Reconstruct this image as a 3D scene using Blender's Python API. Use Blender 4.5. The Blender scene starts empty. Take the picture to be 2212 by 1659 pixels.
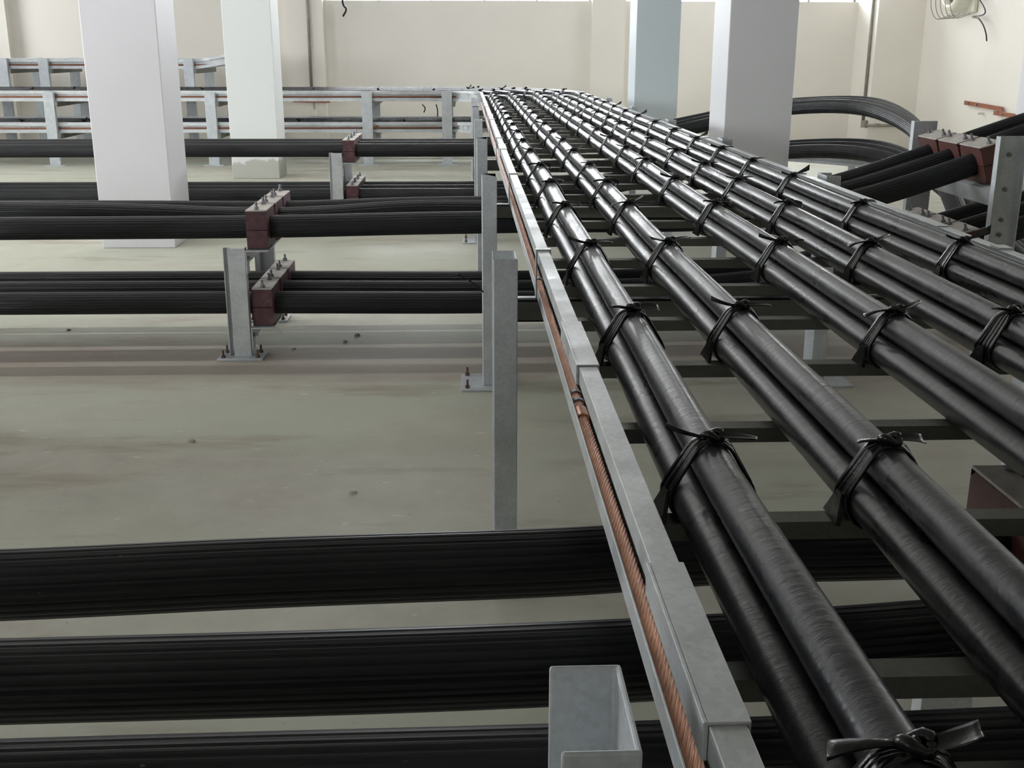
import bpy, math, random
from mathutils import Vector, Matrix

# ------------------------------------------------------------------ camera
sc = bpy.context.scene
C = sc.collection
F_PX, PITCH, YAW, ROLL, CAM_H = 2420.0, 0.2915, 0.0415, 0.0019, 1.67
fw = Vector((math.sin(YAW)*math.cos(PITCH), math.cos(YAW)*math.cos(PITCH), -math.sin(PITCH)))
rt = Vector((math.cos(YAW), -math.sin(YAW), 0)); up = rt.cross(fw)
rt2 = math.cos(ROLL)*rt + math.sin(ROLL)*up; up2 = -math.sin(ROLL)*rt + math.cos(ROLL)*up
cd = bpy.data.cameras.new('camera'); cam = bpy.data.objects.new('camera', cd); C.objects.link(cam)
cd.sensor_width = 36.0; cd.lens = 36.0*F_PX/2212; cd.clip_start = 0.02; cd.clip_end = 200
cam.matrix_world = Matrix.Translation((0, 0, CAM_H)) @ Matrix((rt2, up2, -fw)).transposed().to_4x4()
sc.camera = cam
sc.view_settings.view_transform = 'Standard'; sc.view_settings.look = 'None'
sc.view_settings.gamma = 1.0; sc.view_settings.use_curve_mapping = False
sc.view_settings.exposure = 0.12
sc.cycles.max_bounces = 8; sc.cycles.diffuse_bounces = 5; sc.cycles.glossy_bounces = 4
sc.cycles.sample_clamp_indirect = 6.0

# ------------------------------------------------------------------ daylight
w = bpy.data.worlds.new('daylight'); sc.world = w; w.use_nodes = True
bg = w.node_tree.nodes['Background']; bg.inputs[0].default_value = (0.93, 0.965, 1.0, 1); bg.inputs[1].default_value = 21.0
BACK_OP = [(-2.43, 2.24, 2.452, 3.35), (2.82, 6.96, 2.452, 3.35)]
LEFT_OP = [(5.4, 8.8, 1.5, 3.7), (10.3, 13.4, 1.5, 3.7), (15.9, 19.0, 1.9, 3.7)]
RIGHT_OP = [(8.0, 11.0, 2.9, 3.6), (16.1, 19.1, 2.9, 3.6)]
FRONT_OP = [(-10.0, -7.0, 1.3, 3.4)]  # unseen front window, added to light faces turned towards the camera
def added_tube_lamp(x0, x1, y, power):
    # unseen batten under the ceiling, added to cast cable shadows on the floor
    l = bpy.data.lights.new('added_tube_light', 'AREA'); l.shape = 'RECTANGLE'; l.size = x1-x0; l.size_y = .05
    l.energy = power; l.color = (1.0, .965, .95)
    o = bpy.data.objects.new('added_tube_light', l); C.objects.link(o); o.location = ((x0+x1)/2, y, 3.86)
ADDED_BATTENS = ((-6.6, 1.6, 8.1, 66), (-6.0, 1.0, 13.0, 40))
for bt in ADDED_BATTENS: added_tube_lamp(*bt)
def portal(loc, direction, sx, sy):
    # light portal: only tells the renderer where daylight comes in
    l = bpy.data.lights.new('window_portal', 'AREA'); l.shape = 'RECTANGLE'; l.size = sx; l.size_y = sy
    l.cycles.is_portal = True
    o = bpy.data.objects.new('window_portal', l); C.objects.link(o); o.location = loc
    o.rotation_euler = Vector(direction).to_track_quat('-Z', 'Y').to_euler()
for a0, a1, z0, z1 in BACK_OP: portal(((a0+a1)/2, 20.62, (z0+z1)/2), (0, -1, 0), a1-a0, z1-z0)
for a0, a1, z0, z1 in LEFT_OP: portal((-11.02, (a0+a1)/2, (z0+z1)/2), (1, 0, 0), a1-a0, z1-z0)
for a0, a1, z0, z1 in RIGHT_OP: portal((7.79, (a0+a1)/2, (z0+z1)/2), (-1, 0, 0), a1-a0, z1-z0)
for a0, a1, z0, z1 in FRONT_OP: portal(((a0+a1)/2, -6.02, (z0+z1)/2), (0, 1, 0), a1-a0, z1-z0)

# ------------------------------------------------------------------ materials
def nt(name):
    m = bpy.data.materials.new(name); m.use_nodes = True
    return m, m.node_tree, m.node_tree.nodes['Principled BSDF']
def tex(t, scale, detail=4, rough=.55, vec=None, stretch=None):
    n = t.nodes.new('ShaderNodeTexNoise'); n.inputs['Scale'].default_value = scale
    n.inputs['Detail'].default_value = detail; n.inputs['Roughness'].default_value = rough
    g = t.nodes.new('ShaderNodeNewGeometry') if vec is None else None
    src = g.outputs['Position'] if vec is None else vec
    if stretch:
        mp = t.nodes.new('ShaderNodeMapping'); mp.inputs['Scale'].default_value = stretch
        t.links.new(src, mp.inputs[0]); src = mp.outputs[0]
    t.links.new(src, n.inputs['Vector']); return n
def ramp(t, src, stops):
    r = t.nodes.new('ShaderNodeValToRGB'); e = r.color_ramp.elements
    while len(e) < len(stops): e.new(.5)
    for q, (p, c) in zip(e, stops):
        q.position = p; q.color = (c[0], c[1], c[2], 1) if hasattr(c, '__len__') else (c, c, c, 1)
    t.links.new(src, r.inputs[0]); return r
def mixc(t, fac, a, b):
    m = t.nodes.new('ShaderNodeMix'); m.data_type = 'RGBA'
    t.links.new(fac, m.inputs[0])
    for i, v in ((6, a), (7, b)):
        if hasattr(v, 'is_linked') or hasattr(v, 'links'): t.links.new(v, m.inputs[i])
        else: m.inputs[i].default_value = (v[0], v[1], v[2], 1)
    return m.outputs[2]
def bump(t, b, h, strength, dist=.01):
    n = t.nodes.new('ShaderNodeBump'); n.inputs['Strength'].default_value = strength
    n.inputs['Distance'].default_value = dist
    t.links.new(h, n.inputs['Height']); t.links.new(n.outputs[0], b.inputs['Normal'])
def simple(name, col, rough=.6, metal=0, var=.12, scale=8, bmp=0, spec=.5):
    m, t, b = nt(name)
    n = tex(t, scale)
    lo = [c*(1-var) for c in col]; hi = [min(1, c*(1+var)) for c in col]
    r = ramp(t, n.outputs[0], ((.3, lo), (.7, hi)))
    t.links.new(r.outputs[0], b.inputs['Base Color'])
    b.inputs['Roughness'].default_value = rough; b.inputs['Metallic'].default_value = metal
    b.inputs['Specular IOR Level'].default_value = spec
    if bmp: bump(t, b, n.outputs[0], bmp)
    return m
M = {}
M['wall'] = simple('cream_wall_paint', (.78, .74, .675), .75, 0, .03, .7)
M['column'] = simple('pale_grey_column_paint', (.71, .70, .745), .55, 0, .025, 1.2)
M['column_blue'] = simple('bluish_grey_column_paint', (.585, .655, .695), .55, 0, .025, 1.2)
M['column_grey'] = simple('neutral_grey_column_paint', (.67, .68, .70), .55, 0, .025, 1.2)
M['ceiling'] = simple('ceiling_paint', (.74, .74, .72), .8, 0, .03, 1)
# floor: trowelled concrete with brownish dust stains and specks
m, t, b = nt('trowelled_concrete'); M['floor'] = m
n1 = tex(t, .55, 5, .6, stretch=(.5, 1.3, 1)); n2 = tex(t, 3.2, 8, .7); n3 = tex(t, 38, 3, .6)
n4 = tex(t, 1.3, 6, .65, stretch=(.55, 2.2, 1))
base = ramp(t, n2.outputs[0], ((.25, (.385, .36, .30)), (.5, (.475, .455, .385)), (.75, (.55, .535, .465))))
tint = ramp(t, n1.outputs[0], ((.40, 0), (.62, 1)))
c1 = mixc(t, tint.outputs[0], base.outputs[0], (.455, .475, .385))
st = ramp(t, n4.outputs[0], ((.55, 0), (.68, .75)))
c2 = mixc(t, st.outputs[0], c1, (.33, .27, .21))
sp = ramp(t, n3.outputs[0], ((.68, 0), (.74, .7)))
c3 = mixc(t, sp.outputs[0], c2, (.24, .2, .15))
n5 = tex(t, 17, 2, .5, stretch=(.6, 1.6, 1)); sp2 = ramp(t, n5.outputs[0], ((.69, 0), (.74, .6)))
c4 = mixc(t, sp2.outputs[0], c3, (.66, .65, .58))
# brown cast of the shade below the middle cables, mixed into the floor colour
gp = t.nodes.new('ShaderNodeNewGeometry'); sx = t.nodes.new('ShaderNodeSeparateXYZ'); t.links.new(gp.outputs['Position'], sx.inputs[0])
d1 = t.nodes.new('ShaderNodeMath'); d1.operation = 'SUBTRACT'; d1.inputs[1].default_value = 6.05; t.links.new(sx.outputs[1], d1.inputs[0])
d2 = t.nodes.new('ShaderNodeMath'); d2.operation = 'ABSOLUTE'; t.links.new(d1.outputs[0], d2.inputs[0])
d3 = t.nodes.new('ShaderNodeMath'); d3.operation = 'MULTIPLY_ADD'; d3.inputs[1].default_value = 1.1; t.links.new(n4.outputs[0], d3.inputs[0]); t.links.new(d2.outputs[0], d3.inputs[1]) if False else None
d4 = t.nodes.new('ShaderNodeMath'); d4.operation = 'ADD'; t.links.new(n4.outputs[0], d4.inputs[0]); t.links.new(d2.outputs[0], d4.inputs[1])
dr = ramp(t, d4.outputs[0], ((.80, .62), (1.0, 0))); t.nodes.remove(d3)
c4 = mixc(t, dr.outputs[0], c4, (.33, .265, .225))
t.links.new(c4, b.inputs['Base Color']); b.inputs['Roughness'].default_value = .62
bump(t, b, n2.outputs[0], .25, .01)
# stained foot of the plastered column
m, t, b = nt('column_paint_with_bare_foot'); M['column_bare'] = m
g = t.nodes.new('ShaderNodeNewGeometry'); s = t.nodes.new('ShaderNodeSeparateXYZ'); t.links.new(g.outputs['Position'], s.inputs[0])
n = tex(t, 5, 5, .7); a = t.nodes.new('ShaderNodeMath'); a.operation = 'MULTIPLY_ADD'; a.inputs[1].default_value = .42
t.links.new(n.outputs[0], a.inputs[0]); t.links.new(s.outputs[2], a.inputs[2])
r = ramp(t, a.outputs[0], ((.44, 1), (.47, 0)))
t.links.new(mixc(t, r.outputs[0], (.69, .71, .71), (.45, .45, .41)), b.inputs['Base Color']); b.inputs['Roughness'].default_value = .7
# galvanised steel
def galv(name, c, rough, met=.75):
    m, t, b = nt(name)
    v = t.nodes.new('ShaderNodeTexVoronoi'); v.inputs['Scale'].default_value = 130
    tc = t.nodes.new('ShaderNodeNewGeometry'); t.links.new(tc.outputs['Position'], v.inputs['Vector'])
    n = tex(t, 9, 5, .65)
    bw = t.nodes.new('ShaderNodeMix'); bw.data_type = 'RGBA'; bw.inputs[0].default_value = .82
    t.links.new(v.outputs['Color'], bw.inputs[6]); t.links.new(n.outputs['Color'], bw.inputs[7])
    rgb = t.nodes.new('ShaderNodeRGBToBW'); t.links.new(bw.outputs[2], rgb.inputs[0])
    r = ramp(t, rgb.outputs[0], ((.32, [q*.8 for q in c]), (.68, [min(1, q*1.15) for q in c])))
    t.links.new(r.outputs[0], b.inputs['Base Color'])
    rr = ramp(t, n.outputs[0], ((.3, rough-.1), (.7, rough+.12))); t.links.new(rr.outputs[0], b.inputs['Roughness'])
    b.inputs['Metallic'].default_value = met
    return m
M['galv'] = galv('galvanised_steel', (.60, .62, .635), .42, .55)
M['galv_post'] = galv('dull_galvanised_steel', (.56, .59, .62), .5, .35)
M['rung'] = galv('dusty_galvanised_rung', (.20, .20, .185), .55, .5)
# smooth cable sheath: black with scuffed, dusty glossy patches
m, t, b = nt('black_cable_sheath'); M['sheath'] = m
n = tex(t, 16, 3, .55, stretch=(1, .6, 1)); n2 = tex(t, 5, 3, .5)
mul = t.nodes.new('ShaderNodeMath'); mul.operation = 'ADD'; t.links.new(n.outputs[0], mul.inputs[0]); t.links.new(n2.outputs[0], mul.inputs[1])
cr = ramp(t, mul.outputs[0], ((.0, (.009, .010, .014)), (.42, (.012, .013, .018)), (.60, (.040, .038, .043)), (1, (.06, .057, .062)))); t.links.new(cr.outputs[0], b.inputs['Base Color'])
half = t.nodes.new('ShaderNodeMath'); half.operation = 'MULTIPLY'; half.inputs[1].default_value = .5; t.links.new(mul.outputs[0], half.inputs[0]); t.links.new(half.outputs[0], cr.inputs[0])
rr = ramp(t, half.outputs[0], ((.36, .25), (.64, .36))); t.links.new(rr.outputs[0], b.inputs['Roughness'])
b.inputs['Specular IOR Level'].default_value = .62
n3 = tex(t, 60, 5, .65, stretch=(.35, 1, .35)); bump(t, b, n3.outputs[0], .42, .0022)
# ribbed cable sheath
m, t, b = nt('ribbed_black_polymer'); M['ribbed'] = m
n = tex(t, 6, 6, .7, stretch=(.25, 1.5, 1.5)); n2 = tex(t, 90, 2, .5, stretch=(.5, 1, 1))
cr = ramp(t, n.outputs[0], ((.4, (.004, .005, .008)), (.75, (.022, .022, .025))))
sp = ramp(t, n2.outputs[0], ((.76, 0), (.8, .6)))
t.links.new(mixc(t, sp.outputs[0], cr.outputs[0], (.25, .23, .19)), b.inputs['Base Color'])
b.inputs['Roughness'].default_value = .40; b.inputs['Specular IOR Level'].default_value = .42
M['tie'] = simple('glossy_black_plastic', (.006, .006, .007), .27, 0, .3, 40, .2, .45)
# maroon fibre glass cleat
m, t, b = nt('maroon_moulded_resin'); M['cleat'] = m
n = tex(t, 22, 5, .7); cr = ramp(t, n.outputs[0], ((.3, (.055, .018, .024)), (.55, (.10, .036, .046)), (.8, (.20, .10, .12))))
t.links.new(cr.outputs[0], b.inputs['Base Color']); b.inputs['Roughness'].default_value = .5; bump(t, b, n.outputs[0], .3, .004)
M['rustred'] = simple('red_brown_moulded_resin', (.085, .030, .024), .5, 0, .25, 15, .2)
M['plate'] = simple('dusty_pale_top_plate', (.50, .46, .43), .6, .1, .2, 20)
M['bolt'] = simple('grey_bolt_steel', (.28, .28, .29), .4, .8, .3, 60)
M['rust'] = simple('rusted_bolt_steel', (.13, .085, .065), .6, .3, .3, 60)
M['copper'] = simple('bare_stranded_copper', (.62, .33, .22), .36, .85, .22, 14)
M['copper_bar'] = simple('painted_copper_bar', (.30, .105, .055), .5, .3, .15, 12)
M['pvc'] = simple('grey_conduit', (.27, .25, .215), .5, .2, .12, 10)
M['white_plastic'] = simple('aged_white_plastic', (.72, .70, .60), .4, 0, .05, 6)
M['amber'] = simple('brown_lamp_reflector', (.16, .035, .012), .35, .2, .3, 20)
M['red'] = simple('red_tape', (.62, .03, .04), .35, 0, .1, 9)
M['white'] = simple('white_tape', (.8, .78, .76), .35, 0, .05, 9)
M['yellow'] = simple('yellow_paint', (.75, .50, .03), .5, 0, .08, 9)
M['frame'] = simple('window_frame_paint', (.75, .76, .76), .45, 0, .03, 4)
m, t, b = nt('window_glass'); M['glass'] = m
t.nodes.remove(b); tb = t.nodes.new('ShaderNodeBsdfTransparent'); gb = t.nodes.new('ShaderNodeBsdfGlossy'); gb.inputs['Roughness'].default_value = .02
mx = t.nodes.new('ShaderNodeMixShader'); fr = t.nodes.new('ShaderNodeFresnel'); fr.inputs[0].default_value = 1.3
t.links.new(fr.outputs[0], mx.inputs[0]); t.links.new(tb.outputs[0], mx.inputs[1]); t.links.new(gb.outputs[0], mx.inputs[2])
t.links.new(mx.outputs[0], t.nodes['Material Output'].inputs[0])

# ------------------------------------------------------------------ mesh helpers
class MB:
    def __init__(s): s.v = []; s.f = []
    def add(s, vs, fs):
        k = len(s.v); s.v += [tuple(p) for p in vs]; s.f += [tuple(i+k for i in q) for q in fs]; return s
    def box(s, x0, x1, y0, y1, z0, z1, rot=None, org=None):
        vs = [(x, y, z) for z in (z0, z1) for y in (y0, y1) for x in (x0, x1)]
        if rot is not None: vs = [tuple(rot @ (Vector(p)-Vector(org)) + Vector(org)) for p in vs]
        return s.add(vs, [(0, 2, 3, 1), (4, 5, 7, 6), (0, 1, 5, 4), (2, 6, 7, 3), (0, 4, 6, 2), (1, 3, 7, 5)])
    def loft(s, rings, closed=True, caps=True):
        n = len(rings[0]); vs = [p for r in rings for p in r]; fs = []
        for i in range(len(rings)-1):
            for j in range(n if closed else n-1):
                a = i*n+j; b2 = i*n+(j+1) % n; fs.append((a, b2, b2+n, a+n))
        if caps: fs.append(tuple(range(n-1, -1, -1))); fs.append(tuple(range((len(rings)-1)*n, len(rings)*n)))
        return s.add(vs, fs)
    def build(s, name, mat, parent=None, smooth=False, bevel=0):
        me = bpy.data.meshes.new(name); me.from_pydata(s.v, [], s.f); me.update()
        me.materials.append(M[mat] if isinstance(mat, str) else mat)
        if smooth: me.polygons.foreach_set('use_smooth', [True]*len(me.polygons))
        o = bpy.data.objects.new(name, me); C.objects.link(o)
        if parent is not None:
            o.parent = parent; o.matrix_parent_inverse = Matrix.Translation(-parent.location)
        if bevel:
            bv = o.modifiers.new('bevel', 'BEVEL'); bv.width = bevel; bv.segments = 2; bv.limit_method = 'ANGLE'
        return o
def tag(o, label, cat, group=None):
    o['label'] = label; o['category'] = cat
    if group: o['group'] = group
    return o
def thing(name, label, cat, loc=(0, 0, 0), group=None):
    o = bpy.data.objects.new(name, None); C.objects.link(o); o.location = loc; o.empty_display_size = .1
    return tag(o, label, cat, group)
def struct(o): o['kind'] = 'structure'; return o
def catmull(pts, per=8):
    P = [Vector(p) for p in pts]; P = [P[0]*2-P[1]] + P + [P[-1]*2-P[-2]]; out = []
    for i in range(1, len(P)-2):
        a, b_, c, d = P[i-1], P[i], P[i+1], P[i+2]
        for k in range(per):
            u = k/per
            out.append(.5*((2*b_)+(c-a)*u+(2*a-5*b_+4*c-d)*u*u+(3*b_-a-3*c+d)*u**3))
    out.append(P[-2]); return out
def frames(path):
    T = []
    for i in range(len(path)):
        a = path[max(0, i-1)]; b_ = path[min(len(path)-1, i+1)]; T.append((b_-a).normalized())
    ref = Vector((0, 0, 1)) if abs(T[0].z) < .9 else Vector((1, 0, 0))
    N = (ref-T[0]*ref.dot(T[0])).normalized(); out = []
    for i, tv in enumerate(T):
        N = (N-tv*N.dot(tv)).normalized(); out.append((path[i], N.copy(), tv.cross(N)))
    return out
def tube(mb, path, r, n=12, prof=None, caps=True, twist=0):
    path = [Vector(p) for p in path]; rings = []; L = 0; prev = path[0]
    for p, N, B in frames(path):
        L += (p-prev).length; prev = p; ph = twist*L
        rings.append([p+(N*math.cos(a+ph)+B*math.sin(a+ph))*(r*(prof[j] if prof else 1))
                      for j, a in ((j, 2*math.pi*j/n) for j in range(n))])
    return mb.loft(rings, True, caps)
def sweep_xy(mb, path, prof, closed=True):
    # prof = [(u, z)], u = metres to the left of the travel direction
    path = [Vector(p) for p in path]; rings = []
    for i, p in enumerate(path):
        d0 = (path[i]-path[i-1]).normalized() if i else None
        d1 = (path[i+1]-path[i]).normalized() if i < len(path)-1 else None
        dd = ((d0 or d1)+(d1 or d0)).normalized(); k = 1/max(.3, dd.dot(d1 or d0))
        nl = Vector((-dd.y, dd.x, 0))
        rings.append([p+nl*u*k+Vector((0, 0, z)) for u, z in prof])
    return mb.loft(rings, closed, True)
def arc(cx, cy, R, a0, a1, n, z=0):
    return [Vector((cx+R*math.cos(a0+(a1-a0)*i/n), cy+R*math.sin(a0+(a1-a0)*i/n), z)) for i in range(n+1)]
ORD = ['first', 'second', 'third', 'fourth', 'fifth', 'sixth', 'seventh', 'eighth', 'ninth', 'tenth', 'eleventh', 'twelfth',
       'thirteenth', 'fourteenth', 'fifteenth', 'sixteenth', 'seventeenth', 'eighteenth', 'nineteenth', 'twentieth', 'twenty-first',
       'twenty-second', 'twenty-third']
PI = math.pi
rnd = random.Random(7)

# ------------------------------------------------------------------ room
XL, XR, YB, YF, ZC = -11.0, 7.77, 20.6, -6.0, 4.0
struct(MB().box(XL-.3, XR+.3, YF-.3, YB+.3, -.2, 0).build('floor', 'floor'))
struct(MB().box(XL-.3, XR+.3, YF-.3, YB+.3, ZC, ZC+.2).build('ceiling', 'ceiling'))
def wall_with(name, axis, c0, c1, lo, hi, openings):
    mb = MB()
    def bx(a0, a1, z0, z1):
        if a1-a0 < 1e-4 or z1-z0 < 1e-4: return
        if axis == 'x': mb.box(a0, a1, c0, c1, z0, z1)
        else: mb.box(c0, c1, a0, a1, z0, z1)
    cur = lo
    for a0, a1, z0, z1 in sorted(openings):
        bx(cur, a0, 0, ZC); bx(a0, a1, 0, z0); bx(a0, a1, z1, ZC); cur = a1
    bx(cur, hi, 0, ZC)
    return struct(mb.build(name, 'wall'))
back_op, left_op, right_op = BACK_OP, LEFT_OP, RIGHT_OP
wall_with('wall_back', 'x', YB, YB+.25, XL, XR, back_op)
wall_with('wall_left', 'y', XL-.25, XL, YF, YB, left_op)
wall_with('wall_right', 'y', XR, XR+.25, YF, YB, right_op)
wall_with('wall_front', 'x', YF-.25, YF, XL, XR, FRONT_OP)
def window(k, axis, c, a0, a1, z0, z1):
    mb = MB(); g_ = MB(); t_ = .045
    def bx(q, u0, u1, v0, v1, d=.05):
        if axis == 'x': q.box(u0, u1, c, c+d, v0, v1)
        else: q.box(c, c+d, u0, u1, v0, v1)
    bx(mb, a0, a1, z0, z0+.012); bx(mb, a0, a1, z1-t_, z1)
    n = max(2, round((a1-a0)/.9))
    for i in range(n+1):
        x = a0+(a1-a0-t_)*i/n; bx(mb, x, x+t_, z0+.012, z1-t_)
    o = struct(mb.build('window_%d' % k, 'frame')); 
    bx(g_, a0+.01, a1-.01, z0+.01, z1-.01, .006); g_.build('pane', 'glass', o)
for k, (a0, a1, z0, z1) in enumerate(back_op): window(k+1, 'x', YB+.15, a0, a1, z0, z1)
for k, (a0, a1, z0, z1) in enumerate(left_op): window(k+3, 'y', XL-.2, a0, a1, z0, z1)
for k, (a0, a1, z0, z1) in enumerate(right_op): window(k+8, 'y', XR+.15, a0, a1, z0, z1)
for k, (a0, a1, z0, z1) in enumerate(FRONT_OP): window(k+10, 'x', YF-.2, a0, a1, z0, z1)
# pilasters on the walls
def pil(k, *b_): struct(MB().box(*b_).build('trim_%d' % k, 'wall'))
pil(1, -3.05, -2.43, 20.42, YB, 0, ZC)
pil(2, 2.24, 2.82, 20.45, YB, 0, ZC)
pil(3, 6.96, XR, 19.55, YB, 0, ZC)
struct(MB().box(7.46, XR, 14.75, 15.3, 0, ZC).build('trim_4', 'column'))
pil(5, -8.4, -7.8, 20.42, YB, 0, ZC)
for k, (x0, x1, y, _p) in enumerate(ADDED_BATTENS):
    t_ = thing('added_ceiling_batten', 'added white ceiling batten light above the %s ribbed cables, outside the photo' % ('middle', 'far')[k], 'ceiling lamp', ((x0+x1)/2, y, 3.9))
    MB().box(x0, x1, y-.05, y+.05, 3.90, 4.0).build('housing', 'frame', t_)
    tube(MB(), [(x0+.03, y, 3.882), (x1-.03, y, 3.882)], .013, 10).build('tube', 'white_plastic', t_)
# free-standing columns
for (x0, y0, sx, mat, lab) in (
    (-3.14, 9.77, .62, 'column', 'pale square column on the left, nearest the camera and widest of the two left ones'),
    (-3.08, 15.15, .62, 'column_bare', 'pale square column with bare grey plaster at its foot, behind the left one'),
    (2.225, 9.77, .58, 'column_grey', 'large pale grey square column right of the long cable tray'),
    (2.235, 15.15, .575, 'column_blue', 'bluish grey square column behind the long tray, left of the large grey one')):
    o = MB().box(x0, x0+sx, y0, y0+.62, 0, ZC).build('column', mat, bevel=.008); tag(o, lab, 'column')

# unseen columns in line with the left row, added to shade the foreground
for k, (x0, y0) in enumerate(((-3.14, 4.39), (-3.14, -1.05))):
    struct(MB().box(x0, x0+.62, y0, y0+.62, 0, ZC).build('trim_%d' % (6+k), 'column'))

# ------------------------------------------------------------------ ladder tray parts
T0, B0 = 1.065, .912
def cprof(side, top=T0, bot=B0, fl=.036, lip=.036, th=.003):
    # closed C section; the web stands at u=0 and the flanges point to +side
    s = side
    P = [(0, bot), (0, top), (s*fl, top), (s*fl, top-lip), (s*(fl-th), top-lip), (s*(fl-th), top-th), (s*th, top-th),
         (s*th, bot+th), (s*(fl-th), bot+th), (s*(fl-th), bot+lip), (s*fl, bot+lip), (s*fl, bot)]
    return P if s > 0 else P[::-1]
def rung_box(mb, p0, p1, wdt=.042, z0=.925, z1=.955):
    p0 = Vector(p0); p1 = Vector(p1); d = (p1-p0).normalized(); n = Vector((-d.y, d.x, 0))*wdt/2
    # open-bottomed channel: top plate and two sides
    for a, b_, za, zb in ((-1, 1, z1-.003, z1), (-1, -.86, z0, z1-.003), (.86, 1, z0, z1-.003)):
        vs = [q+n*s_+Vector((0, 0, z)) for z in (za, zb) for q, s_ in ((p0, a), (p1, a), (p1, b_), (p0, b_))]
        mb.add(vs, [(0, 3, 2, 1), (4, 5, 6, 7), (0, 1, 5, 4), (1, 2, 6, 5), (2, 3, 7, 6), (3, 0, 4, 7)])
    return mb
def hexbolt(mb, p, ax, r=.009, h=.008, shank=.016, sr=.0045):
    p = Vector(p); ax = Vector(ax).normalized()
    tube(mb, [p, p+ax*h], r, 6); tube(mb, [p+ax*h, p+ax*(h+shank)], sr, 8)
XLr, XRr = .258, 1.676      # webs of the long tray's rails
tr = thing('cable_tray', 'long galvanised ladder cable tray running away from the camera under the five cable bundles', 'cable tray', (.96, 5, .92))
ys = [-.6, 16.5]
sweep_xy(MB(), [(XLr, y, 0) for y in ys], cprof(1)).build('side_rail', 'galv', tr, bevel=.0012)
sweep_xy(MB(), [(XRr, y, 0) for y in ys], cprof(-1)).build('side_rail', 'galv', tr, bevel=.0012)
mb = MB()
for zc in (1.050, 1.034):
    mb.box(XRr-.004, XRr, -.6, 16.5, zc-.002, zc+.002)
mb.build('rail_rib', 'galv', tr)
k = 0; y = 2.085-.4545*5
while y < 16.4:
    rung_box(MB(), (XLr, y, 0), (XRr, y, 0)).build('rung', 'rung', tr); y += .4545
# splice plates hugging the left rail
for y0, y1 in ((.90, 1.24), (2.13, 2.50), (7.1, 7.45), (10.6, 10.95), (13.3, 13.6)):
    mb = MB(); x = XLr
    mb.box(x-.039, x+.004, y0, y1, T0, T0+.0035); mb.box(x-.042, x-.0365, y0, y1, T0-.038, T0+.0035)
    mb.box(x+.0005, x+.004, y0, y1, T0-.05, T0)
    sp_ = mb.build('splice_plate', 'galv', tr, bevel=.001)
    for i in range(4):
        bb = MB(); hexbolt(bb, (x-.002, y0+.05+i*(y1-y0-.1)/3, .985), (-1, 0, 0), .010, .007, .008); bb.build('bolt', 'bolt', sp_)
for y0, y1 in ((3.9, 4.2), (9.6, 9.9)):
    MB().box(XRr-.006, XRr+.037, y0, y1, T0, T0+.0035).build('splice_plate', 'galv', tr)
POST_Y = [(.855, 1.005), (3.285, 3.435), (5.50, 5.65), (7.83, 7.98), (9.97, 10.12), (12.2, 12.35), (14.4, 14.55)]
# hold-down straps at each support
for i, (a, b_) in enumerate(POST_Y[1:]):
    yc = b_+.012; y2 = yc+.03; mb = MB(); x = XLr
    mb.box(x-.042, x+.006, yc, y2, T0, T0+.005); mb.box(x-.0415, x-.0365, yc, y2, B0, T0)
    mb.box(x-.10, x-.0365, yc, y2, B0, B0+.005); mb.box(x+.001, x+.006, yc, y2, T0-.035, T0)
    mb.build('hold_down_strap', 'galv', tr, bevel=.001)
    x = XRr; mb = MB()
    mb.box(x-.004, x+.042, yc-.02, y2+.01, T0, T0+.006); mb.box(x+.036, x+.041, yc, y2, B0, T0); mb.box(x+.036, x+.10, yc, y2, B0, B0+.005)
    mb.build('hold_down_strap', 'galv', tr)

# support frames: two channel posts, cross arm, base plates
def cpost(x_web, s, y0, y1, z0, z1, fl=.073, th=.006):
    P = [(x_web, y0), (x_web+s*fl, y0), (x_web+s*fl, y0+th), (x_web+s*th, y0+th), (x_web+s*th, y1-th), (x_web+s*fl, y1-th), (x_web+s*fl, y1), (x_web, y1)]
    if s < 0: P = P[::-1]
    return MB().loft([[(x, y, z) for x, y in P] for z in (z0, z1)])
def base_plate(par, x0, x1, y0, y1, z=.012, bolts=True):
    bp = MB().box(x0, x1, y0, y1, 0, z).build('base_plate', 'galv_post', par, bevel=.002)
    if bolts:
        for bx_ in (x0+.03, x1-.03):
            for by_ in (y0+.03, y1-.03):
                q = MB(); hexbolt(q, (bx_, by_, z), (0, 0, 1), .012, .014, .03, .006); q.build('anchor_bolt', 'rust', bp)
    return bp
lab_post = ['nearest, open top at the photo bottom', 'second from the camera',
            'third from the camera, base plate visible', 'fourth from the camera', 'fifth from the camera',
            'sixth from the camera', 'seventh from the camera, by the tray bend']
for i, (a, b_) in enumerate(POST_Y):
    t_ = thing('tray_support_frame', 'galvanised post frame of the long tray, '+lab_post[i], 'support frame', (.12, a, 0), 'support frames along the long tray')
    cpost(.153, -1, a, b_, .012, 1.07).build('post', 'galv_post', t_, bevel=.003)
    cpost(1.775, 1, a, b_, .012, 1.07).build('post', 'galv_post', t_, bevel=.003)
    mb = MB().box(.08, 1.86, b_+.001, b_+.007, .842, B0); mb.box(.08, 1.86, b_+.001, b_+.045, B0-.006, B0); mb.box(.08, 1.86, b_+.001, b_+.045, .842, .848)
    mb.build('cross_arm', 'rung', t_, bevel=.001)
    base_plate(t_, -.03, .22, a-.07, b_+.07, bolts=i < 5); base_plate(t_, 1.73, 1.98, a-.07, b_+.07, bolts=False)

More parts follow.
